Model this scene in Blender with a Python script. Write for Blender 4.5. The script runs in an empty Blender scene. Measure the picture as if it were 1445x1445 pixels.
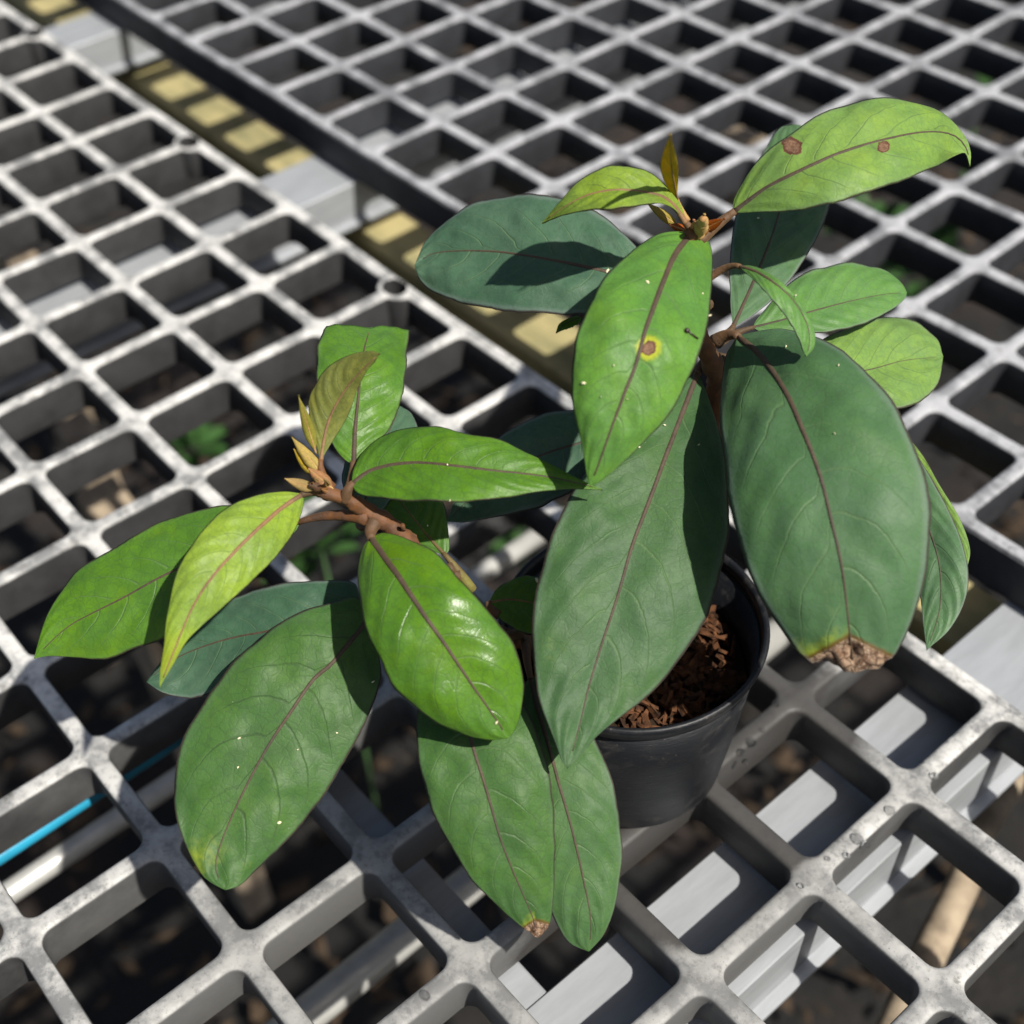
import bpy, bmesh, math, random
import numpy as np
from mathutils import Vector, Matrix, noise as mnoise
from mathutils.bvhtree import BVHTree

random.seed(7); rng = np.random.default_rng(7)
scene = bpy.context.scene
COL = scene.collection
U = 0.05                                   # pitch of the bench grid in metres

# ------------------------------------------------------------------ camera
RC = np.array([[0.6482282, 0.76021114, -0.04334998],
               [0.51560997, -0.48012573, -0.70966587],
               [-0.56030934, 0.43767375, -0.70320348]])     # world -> camera (x right, y down, z forward)
CAM = np.array([10.30837979, -3.03407332, 7.64147695]) * U
FPX = 1875.606
cam_d = bpy.data.cameras.new('Camera'); cam = bpy.data.objects.new('Camera', cam_d); COL.objects.link(cam)
cam_d.sensor_width = 36; cam_d.lens = 36 * FPX / 1445; cam_d.clip_start = 0.01; cam_d.clip_end = 50
rw = RC.T @ np.diag([1, -1, -1])
cam.matrix_world = Matrix([[*rw[i], CAM[i]] for i in range(3)] + [[0, 0, 0, 1]])
cam_d.dof.use_dof = True; cam_d.dof.focus_distance = 0.385; cam_d.dof.aperture_fstop = 9.5
scene.camera = cam

# ------------------------------------------------------------------ light
SUN = np.array([0.76, 0.10, 1.0]); SUN /= np.linalg.norm(SUN)
w = bpy.data.worlds.new('World'); scene.world = w; w.use_nodes = True
nt = w.node_tree; bgn = nt.nodes['Background']
sky = nt.nodes.new('ShaderNodeTexSky'); sky.sky_type = 'NISHITA'; sky.sun_disc = False
sky.sun_elevation = math.asin(SUN[2]); sky.sun_rotation = math.atan2(SUN[0], SUN[1])
sky.air_density = 1.0; sky.dust_density = 2.5
nt.links.new(sky.outputs[0], bgn.inputs[0]); bgn.inputs[1].default_value = 0.06
sl = bpy.data.lights.new('Sun', 'SUN'); sl.energy = 5.0; sl.angle = math.radians(0.9); sl.color = (1, 0.95, 0.87)
so = bpy.data.objects.new('Sun', sl); COL.objects.link(so); so.location = (0, 0, 3)
so.rotation_euler = Vector(SUN).to_track_quat('Z', 'Y').to_euler()
vs = scene.view_settings; vs.view_transform = 'Standard'; vs.look = 'None'; vs.exposure = 0.42; vs.gamma = 1
vs.use_curve_mapping = False

# ------------------------------------------------------------------ helpers
def ray(x, y):
    d = RC.T @ np.array([(x - 722.5) / FPX, (y - 722.5) / FPX, 1.0]); return d / np.linalg.norm(d)
def at(x, y, h):                           # pixel of the photograph + height above the bench top (m)
    d = ray(x, y); return CAM + d * ((h - CAM[2]) / d[2])
def mesh_obj(name, verts, faces, mat=None, parent=None, smooth=True):
    m = bpy.data.meshes.new(name); m.from_pydata([tuple(map(float, v)) for v in verts], [], [tuple(map(int, f)) for f in faces]); m.update()
    if smooth: m.polygons.foreach_set('use_smooth', [True] * len(m.polygons))
    o = bpy.data.objects.new(name, m); COL.objects.link(o)
    if mat: m.materials.append(mat)
    if parent: o.parent = parent; o.matrix_parent_inverse = parent_inv(parent)
    return o
def parent_inv(p):
    return Matrix.Translation(-world_loc(p))
def world_loc(p):
    l = Vector(p.location)
    return l if p.parent is None else l
def thing(name, label, cat, loc=(0, 0, 0), group=None):
    o = bpy.data.objects.new(name, None); COL.objects.link(o); o.location = Vector([float(a) for a in loc]); o.empty_display_size = 0.02
    tag(o, label, cat, group); return o
def tag(o, label, cat, group=None):
    o['label'] = label; o['category'] = cat
    if group: o['group'] = group
    return o
def catmull(P, n):
    P = np.asarray(P, float)
    d = np.r_[0, np.cumsum(np.linalg.norm(np.diff(P[:, :2], axis=0), axis=1) + 1e-6)]; d /= d[-1]
    m = np.zeros_like(P)
    for i in range(len(P)):
        a, b = max(i - 1, 0), min(i + 1, len(P) - 1); m[i] = (P[b] - P[a]) / (d[b] - d[a])
    t = np.linspace(0, 1, n); out = []
    for x in t:
        i = min(np.searchsorted(d, x, 'right') - 1, len(P) - 2); h = d[i + 1] - d[i]; s = (x - d[i]) / h
        out.append((2*s**3 - 3*s**2 + 1) * P[i] + (s**3 - 2*s**2 + s) * h * m[i] + (-2*s**3 + 3*s**2) * P[i + 1] + (s**3 - s**2) * h * m[i + 1])
    return np.array(out)
def tube_geo(pts, rad, seg=10, flat=1.0, up=None, cap=True):
    pts = np.asarray(pts, float); n = len(pts); rad = np.broadcast_to(rad, n)
    V, F = [], []
    t = np.gradient(pts, axis=0); t /= np.linalg.norm(t, axis=1)[:, None] + 1e-12
    a = np.array([0, 0, 1.0]) if up is None else up[0] if up.ndim > 1 else up
    for i in range(n):
        if up is not None and up.ndim > 1: a = up[i]
        b = np.cross(t[i], a); 
        if np.linalg.norm(b) < 1e-4: b = np.cross(t[i], [1, 0, 0])
        b /= np.linalg.norm(b); c = np.cross(b, t[i])
        for k in range(seg):
            th = 2 * math.pi * k / seg; V.append(pts[i] + rad[i] * (b * math.cos(th) + c * math.sin(th) * flat))
    for i in range(n - 1):
        for k in range(seg):
            F.append((i*seg + k, i*seg + (k+1) % seg, (i+1)*seg + (k+1) % seg, (i+1)*seg + k))
    if cap:
        F.append(tuple(range(seg))[::-1]); F.append(tuple((n-1)*seg + k for k in range(seg)))
    return V, F
def box_geo(lo, hi):
    x0, y0, z0 = lo; x1, y1, z1 = hi
    return ([(x0,y0,z0),(x1,y0,z0),(x1,y1,z0),(x0,y1,z0),(x0,y0,z1),(x1,y0,z1),(x1,y1,z1),(x0,y1,z1)],
            [(3,2,1,0),(4,5,6,7),(0,1,5,4),(1,2,6,5),(2,3,7,6),(3,0,4,7)])
def bevel(o, wdt, seg=2, ang=40):
    m = o.modifiers.new('b', 'BEVEL'); m.width = wdt; m.segments = seg; m.limit_method = 'ANGLE'; m.angle_limit = math.radians(ang)

# ------------------------------------------------------------------ materials
def newmat(name):
    m = bpy.data.materials.new(name); m.use_nodes = True
    return m, m.node_tree, m.node_tree.nodes['Principled BSDF']
class N:
    def __init__(s, nt): s.nt = nt
    def n(s, typ, ins=None, **kw):
        x = s.nt.nodes.new(typ)
        for k, v in kw.items(): setattr(x, k, v)
        for k, v in (ins or {}).items():
            if isinstance(v, bpy.types.NodeSocket): s.nt.links.new(v, x.inputs[k])
            else: x.inputs[k].default_value = v
        return x
    def math(s, op, a, b=0.0, clamp=False):
        return s.n('ShaderNodeMath', {0: a, 1: b}, operation=op, use_clamp=clamp).outputs[0]
    def smooth(s, x, a, b):
        return s.n('ShaderNodeMapRange', {0: x, 1: a, 2: b, 3: 0.0, 4: 1.0}, interpolation_type='SMOOTHSTEP').outputs[0]
    def mix(s, f, a, b):
        return s.n('ShaderNodeMix', {0: f, 6: a, 7: b}, data_type='RGBA').outputs[2]
    def noise(s, vec, scale, det=4, rough=0.55, out=0):
        return s.n('ShaderNodeTexNoise', {'Vector': vec, 'Scale': scale, 'Detail': det, 'Roughness': rough}).outputs[out]
    def coord(s): return s.n('ShaderNodeTexCoord').outputs['Object']
    def bump(s, h, dist, strength=1.0, nrm=None):
        i = {'Height': h, 'Distance': dist, 'Strength': strength}
        if nrm is not None: i['Normal'] = nrm
        return s.n('ShaderNodeBump', i).outputs[0]
    def attr(s, name, typ='GEOMETRY', out='Fac'):
        return s.n('ShaderNodeAttribute', attribute_name=name, attribute_type=typ).outputs[out]
def c4(c): return (*c, 1.0)

def plastic(name, light, dark, side, rough=0.5, shade_patch=None):
    # moulded dark grey plastic, bleached and chalky on the upward faces, with an optional cast shadow painted as a dark patch (centre, radii) and wider greying
    m, t, b = newmat(name); k = N(t); co = k.coord()
    n1 = k.noise(co, 55, 6, 0.65); n2 = k.noise(co, 420, 4, 0.6); n3 = k.noise(co, 9, 3)
    f = k.math('ADD', k.smooth(n1, 0.40, 0.66), k.math('MULTIPLY', k.smooth(n2, 0.48, 0.72), 0.45), True)
    f = k.math('MULTIPLY', f, k.math('ADD', 0.2, k.math('MULTIPLY', n3, 1.6)), True)
    c = k.mix(f, c4(light), c4(dark))
    sp = k.smooth(k.noise(co, 900, 2, 0.5), 0.66, 0.74)
    c = k.mix(k.math('MULTIPLY', sp, 0.6), c, (0.1, 0.09, 0.075, 1))
    gr = k.math('MULTIPLY', k.smooth(k.noise(co, 150, 5, 0.7), 0.55, 0.68), k.smooth(k.noise(co, 14, 2), 0.4, 0.65))
    c = k.mix(k.math('MULTIPLY', gr, 0.75), c, (0.085, 0.082, 0.065, 1))
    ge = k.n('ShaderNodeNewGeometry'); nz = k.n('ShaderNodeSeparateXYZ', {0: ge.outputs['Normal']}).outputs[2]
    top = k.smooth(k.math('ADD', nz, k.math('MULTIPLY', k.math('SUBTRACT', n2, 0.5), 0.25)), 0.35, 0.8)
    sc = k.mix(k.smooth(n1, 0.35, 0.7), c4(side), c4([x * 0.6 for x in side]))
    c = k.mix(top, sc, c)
    rg = k.math('ADD', rough, k.math('MULTIPLY', n1, 0.2))
    if shade_patch:
        (wx, wy), (rx, ry) = shade_patch
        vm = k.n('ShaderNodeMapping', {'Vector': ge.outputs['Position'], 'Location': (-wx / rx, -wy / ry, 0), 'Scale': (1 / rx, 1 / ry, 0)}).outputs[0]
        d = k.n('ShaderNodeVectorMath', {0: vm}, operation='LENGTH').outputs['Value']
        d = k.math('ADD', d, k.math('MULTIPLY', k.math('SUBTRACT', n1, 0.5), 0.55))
        shade_m = k.math('SUBTRACT', 1.0, k.smooth(d, 0.92, 1.12))
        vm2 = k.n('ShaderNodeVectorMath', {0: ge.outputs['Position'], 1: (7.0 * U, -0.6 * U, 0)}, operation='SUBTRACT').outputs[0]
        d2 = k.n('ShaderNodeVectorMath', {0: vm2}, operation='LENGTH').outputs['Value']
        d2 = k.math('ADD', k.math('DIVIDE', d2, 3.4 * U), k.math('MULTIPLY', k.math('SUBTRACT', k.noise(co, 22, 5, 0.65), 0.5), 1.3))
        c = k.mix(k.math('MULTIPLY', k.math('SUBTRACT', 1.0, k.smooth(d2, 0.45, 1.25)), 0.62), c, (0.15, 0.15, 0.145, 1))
        c = k.mix(k.math('MULTIPLY', shade_m, 0.93), c, (0.04, 0.038, 0.036, 1)); rg = k.math('SUBTRACT', rg, k.math('MULTIPLY', shade_m, 0.06))  # cast shadow beside the pot, painted dark into the bar colour
    t.links.new(c, b.inputs['Base Color']); t.links.new(rg, b.inputs['Roughness'])
    h = k.math('ADD', k.math('MULTIPLY', n1, 0.6), k.math('MULTIPLY', n2, 0.4))
    t.links.new(k.bump(h, 0.0006, 0.5), b.inputs['Normal'])
    b.inputs['Specular IOR Level'].default_value = 0.3
    return m
M_A = plastic('bench_plastic_pale', (0.58, 0.575, 0.55), (0.19, 0.192, 0.192), (0.042, 0.042, 0.043), shade_patch=((7.12 * U, .85 * U), (.78 * U, 1.5 * U)))
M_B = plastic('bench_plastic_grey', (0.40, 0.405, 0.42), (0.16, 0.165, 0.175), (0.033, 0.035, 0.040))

def metal(name, col, rough=0.35, streak=(1, 1, 1), metallic=0.85):
    m, t, b = newmat(name); k = N(t); co = k.coord()
    mp = k.n('ShaderNodeMapping', {'Vector': co, 'Scale': streak}).outputs[0]
    n1 = k.noise(mp, 60, 5, 0.6)
    c = k.mix(k.smooth(n1, 0.3, 0.75), c4(col), c4([a * 0.8 for a in col]))
    t.links.new(c, b.inputs['Base Color']); b.inputs['Metallic'].default_value = metallic
    t.links.new(k.math('ADD', rough - 0.1, k.math('MULTIPLY', n1, 0.25)), b.inputs['Roughness'])
    t.links.new(k.bump(n1, 0.0004, 0.4), b.inputs['Normal'])
    return m
M_ALU = metal('dull_aluminium', (0.37, 0.39, 0.41), 0.5, (3, 0.5, 3), 0.25)
M_PIPE = metal('zinc_pipe', (0.6, 0.6, 0.57), 0.4, (2, 2, 2), 0.4)
def wood(name, a, bcol, scale=(1, 1, 1)):
    m, t, b = newmat(name); k = N(t); co = k.coord()
    mp = k.n('ShaderNodeMapping', {'Vector': co, 'Scale': scale}).outputs[0]
    n1 = k.noise(mp, 40, 6, 0.65); n2 = k.noise(co, 25, 3)
    c = k.mix(k.smooth(n1, 0.35, 0.7), c4(a), c4(bcol))
    c = k.mix(k.math('MULTIPLY', k.smooth(n2, 0.5, 0.75), 0.6), c, c4([x * 0.45 for x in bcol]))
    t.links.new(c, b.inputs['Base Color']); b.inputs['Roughness'].default_value = 0.8
    t.links.new(k.bump(n1, 0.001, 0.6), b.inputs['Normal']); return m
M_BEAM = wood('algae_stained_timber', (0.40, 0.34, 0.16), (0.19, 0.18, 0.085), (0.35, 1, 1))
M_STICK = wood('pale_dry_wood', (0.38, 0.305, 0.215), (0.17, 0.13, 0.09), (1.6, 1.6, 0.5))
def plain(name, col, rough=0.5, spec=0.5, bscale=300, bdist=0.0002, var=0.25):
    m, t, b = newmat(name); k = N(t); co = k.coord()
    n1 = k.noise(co, bscale, 5, 0.6); n2 = k.noise(co, bscale * 0.12, 3)
    c = k.mix(k.math('MULTIPLY', k.smooth(n2, 0.35, 0.7), 1.0), c4([a * (1 + var) for a in col]), c4([a * (1 - var) for a in col]))
    t.links.new(c, b.inputs['Base Color']); b.inputs['Roughness'].default_value = rough
    b.inputs['Specular IOR Level'].default_value = spec
    t.links.new(k.bump(n1, bdist, 0.6), b.inputs['Normal']); return m
def potmat():
    m, t, b = newmat('black_pot_plastic'); k = N(t); co = k.coord()
    n1 = k.noise(co, 130, 6, 0.7); n2 = k.noise(co, 900, 4, 0.6); n3 = k.noise(co, 35, 3)
    mp = k.n('ShaderNodeMapping', {'Vector': co, 'Scale': (1, 1, 7)}).outputs[0]; sc = k.noise(mp, 160, 4, 0.6)
    c = k.mix(k.math('MULTIPLY', k.smooth(n1, 0.48, 0.72), k.smooth(n3, 0.35, 0.65)), (0.006, 0.007, 0.009, 1), (0.045, 0.042, 0.038, 1))
    c = k.mix(k.math('MULTIPLY', k.smooth(n2, 0.66, 0.72), 0.6), c, (0.14, 0.11, 0.08, 1))
    t.links.new(c, b.inputs['Base Color']); t.links.new(k.math('ADD', 0.34, k.math('MULTIPLY', n1, 0.3)), b.inputs['Roughness'])
    b.inputs['Specular IOR Level'].default_value = 0.42
    t.links.new(k.bump(k.math('ADD', sc, k.math('MULTIPLY', n2, 0.3)), 0.0003, 0.5), b.inputs['Normal']); return m
M_POT = potmat()
M_HOSE = plain('blue_plastic', (0.018, 0.25, 0.40), 0.45, 0.5)
M_FLAKE = plain('cream_flake', (0.75, 0.68, 0.45), 0.7)
M_BLACK = plain('dark_insect', (0.03, 0.015, 0.01), 0.4)
M_BARK = plain('bark_mix', (0.075, 0.031, 0.012), 0.85, 0.3, 2500, 0.0006, 0.75)
M_SOIL = plain('dark_compost', (0.03, 0.018, 0.01), 0.95, 0.2, 400, 0.001, 0.5)
M_WEED = plain('weed_green', (0.03, 0.08, 0.018), 0.6, 0.3, 200, 0.0003, 0.4)
def groundmat():
    m, t, b = newmat('dark_ground'); k = N(t); co = k.coord()
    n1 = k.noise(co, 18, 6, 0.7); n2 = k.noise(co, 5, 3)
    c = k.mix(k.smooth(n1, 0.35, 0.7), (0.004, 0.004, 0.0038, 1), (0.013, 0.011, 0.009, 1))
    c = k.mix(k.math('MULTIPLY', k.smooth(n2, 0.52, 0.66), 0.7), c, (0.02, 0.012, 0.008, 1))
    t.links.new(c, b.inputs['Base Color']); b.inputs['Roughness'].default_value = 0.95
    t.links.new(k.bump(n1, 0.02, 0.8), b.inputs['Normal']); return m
M_GROUND = groundmat()
def stemmat(name, a, bcol, dark):
    m, t, b = newmat(name); k = N(t); co = k.coord()
    n1 = k.noise(co, 260, 5, 0.65); n2 = k.noise(co, 60, 3)
    c = k.mix(k.smooth(n1, 0.35, 0.68), c4(a), c4(bcol)); c = k.mix(k.math('MULTIPLY', k.smooth(n2, 0.48, 0.7), 0.7), c, c4(dark))
    t.links.new(c, b.inputs['Base Color']); b.inputs['Roughness'].default_value = 0.7
    b.inputs['Sheen Weight'].default_value = 0.1; b.inputs['Sheen Tint'].default_value = (1, 0.6, 0.3, 1)
    t.links.new(k.bump(n1, 0.0007, 0.8), b.inputs['Normal']); return m
M_STEM = stemmat('rusty_stem', (0.135, 0.052, 0.014), (0.075, 0.033, 0.014), (0.035, 0.02, 0.012))
M_PET = stemmat('petiole_brown', (0.11, 0.055, 0.022), (0.075, 0.04, 0.018), (0.045, 0.033, 0.016))
M_RIB = stemmat('midrib_brown', (0.062, 0.041, 0.024), (0.042, 0.027, 0.016), (0.03, 0.026, 0.016))
M_RIBY = stemmat('midrib_young', (0.22, 0.12, 0.05), (0.15, 0.08, 0.04), (0.1, 0.06, 0.03))
M_PETG = stemmat('petiole_olive', (0.17, 0.16, 0.03), (0.12, 0.10, 0.025), (0.08, 0.04, 0.015))
M_BUD = stemmat('bud_scale', (0.42, 0.30, 0.10), (0.34, 0.17, 0.06), (0.25, 0.12, 0.04))

def leafmat():
    m, t, b = newmat('leaf_blade'); k = N(t); co = k.coord()
    base = k.n('ShaderNodeObjectInfo').outputs['Color']
    S = k.math('ABSOLUTE', k.attr('s')); q = k.attr('q'); spot = k.attr('spot'); dead = k.attr('dead'); chl = k.attr('chlor')
    bloom = k.attr('bloom', 'OBJECT'); gloss = k.attr('gloss', 'OBJECT'); veinc = k.attr('veinc', 'OBJECT')
    n1 = k.noise(co, 70, 5, 0.6); n2 = k.noise(co, 600, 4, 0.6); n3 = k.noise(co, 1600, 3, 0.6); n4 = k.noise(co, 28, 3)
    wco = k.n('ShaderNodeVectorMath', {0: co, 1: k.n('ShaderNodeVectorMath', {0: k.noise(co, 300, 3, 0.5, 1), 'Scale': 0.0022}, operation='SCALE').outputs[0]}, operation='ADD').outputs[0]
    vor = k.n('ShaderNodeTexVoronoi', {'Vector': wco, 'Scale': 330.0}, feature='DISTANCE_TO_EDGE').outputs['Distance']
    vor2 = k.n('ShaderNodeTexVoronoi', {'Vector': wco, 'Scale': 950.0}, feature='DISTANCE_TO_EDGE').outputs['Distance']
    # tone mottling of the living blade
    c = k.mix(k.smooth(n1, 0.3, 0.7), base, k.n('ShaderNodeHueSaturation', {'Hue': 0.485, 'Saturation': 1.08, 'Value': 1.22, 'Color': base}).outputs[0])
    c = k.mix(k.math('MULTIPLY', k.smooth(n2, 0.45, 0.7), 0.35), c, k.n('ShaderNodeHueSaturation', {'Hue': 0.5, 'Saturation': 1.0, 'Value': 0.72, 'Color': base}).outputs[0])
    c = k.mix(k.math('ADD', k.math('MULTIPLY', k.math('SUBTRACT', 1.0, k.smooth(vor, 0.0, 0.10)), 0.30), k.math('MULTIPLY', k.math('SUBTRACT', 1.0, k.smooth(vor2, 0.0, 0.15)), 0.16)), c, k.n('ShaderNodeHueSaturation', {'Hue': 0.5, 'Saturation': 0.9, 'Value': 0.6, 'Color': base}).outputs[0])
    pt = k.noise(co, 45, 4, 0.65)
    c = k.mix(k.math('MULTIPLY', k.smooth(pt, 0.50, 0.72), 0.42), c, k.n('ShaderNodeHueSaturation', {'Hue': 0.462, 'Saturation': 1.12, 'Value': 1.38, 'Color': base}).outputs[0])
    c = k.mix(k.math('MULTIPLY', k.smooth(n3, 0.42, 0.62), 0.22), c, k.n('ShaderNodeHueSaturation', {'Hue': 0.49, 'Saturation': 1.0, 'Value': 0.65, 'Color': c}).outputs[0])
    c = k.mix(k.math('MULTIPLY', k.smooth(k.noise(co, 60, 4, 0.6), 0.50, 0.68), 0.45), c, k.n('ShaderNodeHueSaturation', {'Hue': 0.505, 'Saturation': 1.0, 'Value': 0.6, 'Color': base}).outputs[0])
    # waxy bluish bloom, worn off in patches
    bl = k.math('MULTIPLY', bloom, k.math('ADD', 0.45, k.math('MULTIPLY', k.smooth(k.math('ADD', k.math('MULTIPLY', n4, 0.6), k.math('MULTIPLY', n2, 0.4)), 0.36, 0.62), 0.55)))
    c = k.mix(bl, c, (0.115, 0.195, 0.12, 1))
    # side veins
    fr = k.math('ABSOLUTE', k.math('SUBTRACT', k.math('FRACT', k.math('ADD', q, k.math('ADD', k.math('MULTIPLY', k.math('SUBTRACT', n1, 0.5), 0.35), k.math('MULTIPLY', k.math('SUBTRACT', n4, 0.5), 0.8)))), 0.5))
    wq = k.math('ADD', 0.020, k.math('MULTIPLY', k.math('SUBTRACT', 1.0, S), 0.034))
    vein = k.math('SUBTRACT', 1.0, k.n('ShaderNodeMapRange', {0: fr, 1: 0.0, 2: wq, 3: 0.0, 4: 1.0}, interpolation_type='SMOOTHSTEP').outputs[0])
    vein = k.math('MULTIPLY', vein, k.n('ShaderNodeMapRange', {0: S, 1: 0.55, 2: 0.95, 3: 1.0, 4: 0.0}, interpolation_type='SMOOTHSTEP').outputs[0])
    vein = k.math('MULTIPLY', vein, k.smooth(n4, 0.22, 0.52))
    vcol = k.mix(veinc, (0.03, 0.045, 0.028, 1), (0.17, 0.27, 0.11, 1))
    c = k.mix(k.math('MULTIPLY', vein, 0.5), c, vcol)
    # yellowing and dead tissue
    cy = k.math('ADD', k.math('MULTIPLY', chl, k.math('ADD', 0.55, k.math('MULTIPLY', k.smooth(pt, 0.35, 0.65), 0.5))), k.math('MULTIPLY', k.math('SUBTRACT', n2, 0.5), 0.5))
    cym = k.math('MULTIPLY', k.smooth(cy, 0.35, 0.95), k.smooth(chl, 0.02, 0.2))
    c = k.mix(k.math('MULTIPLY', cym, 0.85), c, (0.27, 0.33, 0.025, 1))
    dn = k.math('ADD', dead, k.math('MULTIPLY', k.math('SUBTRACT', n2, 0.5), 0.16))
    dm = k.smooth(dn, 0.97, 1.03); ring = k.math('MULTIPLY', k.smooth(dn, 0.76, 0.97), k.math('SUBTRACT', 1.0, dm))
    nd = k.noise(co, 230, 4, 0.7)
    dcol = k.mix(k.smooth(nd, 0.36, 0.62), (0.36, 0.25, 0.165, 1), (0.13, 0.068, 0.038, 1))
    dcol = k.mix(k.math('MULTIPLY', k.smooth(n3, 0.55, 0.68), 0.65), dcol, (0.58, 0.47, 0.36, 1))
    dcol = k.mix(k.math('MULTIPLY', k.math('SUBTRACT', 1.0, k.smooth(vor, 0.0, 0.13)), 0.75), dcol, (0.045, 0.022, 0.013, 1))
    c = k.mix(k.math('MULTIPLY', ring, 0.9), c, (0.11, 0.045, 0.012, 1)); c = k.mix(dm, c, dcol)
    # round brown spots with a darker rim
    sn = k.math('ADD', spot, k.math('ADD', k.math('ADD', k.math('MULTIPLY', k.math('SUBTRACT', n2, 0.5), 0.5), k.math('MULTIPLY', k.math('SUBTRACT', k.noise(co, 260, 2), 0.5), 0.9)), k.math('MULTIPLY', k.math('SUBTRACT', n3, 0.5), 0.3)))
    hm = k.math('MULTIPLY', k.math('SUBTRACT', 1.0, k.smooth(sn, 1.15, 1.95)), k.attr('halo', 'OBJECT'))
    c = k.mix(k.math('MULTIPLY', hm, 0.9), c, (0.40, 0.43, 0.02, 1))
    sm = k.math('SUBTRACT', 1.0, k.smooth(sn, 0.92, 1.02)); rim = k.math('MULTIPLY', sm, k.smooth(sn, 0.6, 0.85))
    c = k.mix(sm, c, k.mix(rim, k.mix(k.smooth(n3, 0.4, 0.6), (0.26, 0.155, 0.095, 1), (0.17, 0.09, 0.055, 1)), (0.12, 0.05, 0.032, 1)))
    # greyish worn band, purple-brown margin, pale dust specks
    wb = k.math('MULTIPLY', k.smooth(k.math('ADD', S, k.math('MULTIPLY', k.math('SUBTRACT', n1, 0.5), 0.12)), 0.86, 0.96), k.math('MULTIPLY', bloom, 0.7))
    c = k.mix(wb, c, (0.20, 0.235, 0.225, 1))
    mg = k.smooth(k.math('ADD', S, k.math('MULTIPLY', k.math('SUBTRACT', n2, 0.5), 0.03)), 0.955, 0.985)
    c = k.mix(k.math('MULTIPLY', mg, 0.85), c, (0.05, 0.032, 0.032, 1))
    dust = k.math('MULTIPLY', k.smooth(n3, 0.71, 0.76), k.smooth(n1, 0.42, 0.6))
    c = k.mix(k.math('MULTIPLY', dust, 0.55), c, (0.42, 0.46, 0.30, 1))
    t.links.new(c, b.inputs['Base Color'])
    r = k.math('SUBTRACT', 0.56, k.math('MULTIPLY', gloss, 0.26)); r = k.math('ADD', r, k.math('MULTIPLY', k.math('SUBTRACT', n2, 0.5), 0.2))
    r = k.math('ADD', r, k.math('MULTIPLY', k.math('MAXIMUM', dm, sm), 0.35), True)
    t.links.new(r, b.inputs['Roughness']); t.links.new(k.math('ADD', 0.14, k.math('MULTIPLY', gloss, 0.30)), b.inputs['Specular IOR Level'])
    h = k.math('ADD', k.math('MULTIPLY', n2, 0.28), k.math('ADD', k.math('MULTIPLY', k.smooth(vor, 0.0, 0.14), 0.09), k.math('MULTIPLY', k.smooth(vor2, 0.0, 0.2), 0.05)))
    h = k.math('ADD', h, k.math('MULTIPLY', n1, 0.5)); h = k.math('SUBTRACT', h, k.math('MULTIPLY', vein, 0.6))
    h = k.math('ADD', h, k.math('MULTIPLY', k.math('MULTIPLY', dm, n2), 3.0))
    bp = k.bump(h, 0.0005, 0.5); t.links.new(bp, b.inputs['Normal'])
    tr = k.n('ShaderNodeBsdfTranslucent', {'Color': k.n('ShaderNodeHueSaturation', {'Hue': 0.475, 'Saturation': 1.15, 'Value': 1.5, 'Color': c}).outputs[0], 'Normal': bp}).outputs[0]
    ms = k.n('ShaderNodeMixShader', {0: k.math('ADD', 0.12, k.math('MULTIPLY', k.attr('thin', 'OBJECT'), 0.25)), 1: b.outputs[0], 2: tr}).outputs[0]
    t.links.new(ms, t.nodes['Material Output'].inputs['Surface'])
    return m
M_LEAF = leafmat()

# ------------------------------------------------------------------ setting below the bench
GZ = -0.70
gv, gf = [], []
n = 60
for i in range(n + 1):
    for j in range(n + 1):
        x, y = -2.4 + 5.0 * i / n, -1.6 + 5.6 * j / n
        gv.append((x, y, GZ + 0.02 * math.sin(7 * x + 3 * y) * math.cos(9 * y - 2 * x) + random.uniform(-.006, .006)))
for i in range(n):
    for j in range(n): gf.append((i*(n+1)+j, (i+1)*(n+1)+j, (i+1)*(n+1)+j+1, i*(n+1)+j+1))
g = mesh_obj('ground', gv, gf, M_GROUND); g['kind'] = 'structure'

V, F = [], []
for i in range(2600):
    x, y = random.uniform(-1.3, .6), random.uniform(-.4, 1.9); L = random.uniform(.006, .022); wd = L * random.uniform(.2, .7); th = random.uniform(0, 6.28); tl = random.uniform(-.4, .4)
    ax = np.array([math.cos(th), math.sin(th), tl]); bx = np.array([-math.sin(th), math.cos(th), random.uniform(-.4, .4)]); c = np.array([x, y, GZ + .032]); b0 = len(V)
    V += [c - ax*L, c + bx*wd - ax*L*.2, c + ax*L, c - bx*wd + ax*L*.2, c + np.array([0, 0, L*.25])]; F += [(b0, b0+4, b0+1), (b0+1, b0+4, b0+2), (b0+2, b0+4, b0+3), (b0+3, b0+4, b0)]
M_LIT = plain('leaf_litter', (0.032, 0.022, 0.014), 0.9, 0.2, 60, 0.001, 0.9)
lt = mesh_obj('leaf_litter', V, F, M_LIT, smooth=False); lt['kind'] = 'stuff'; tag(lt, 'brown leaf litter scattered over the ground under the bench', 'leaf litter')

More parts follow.
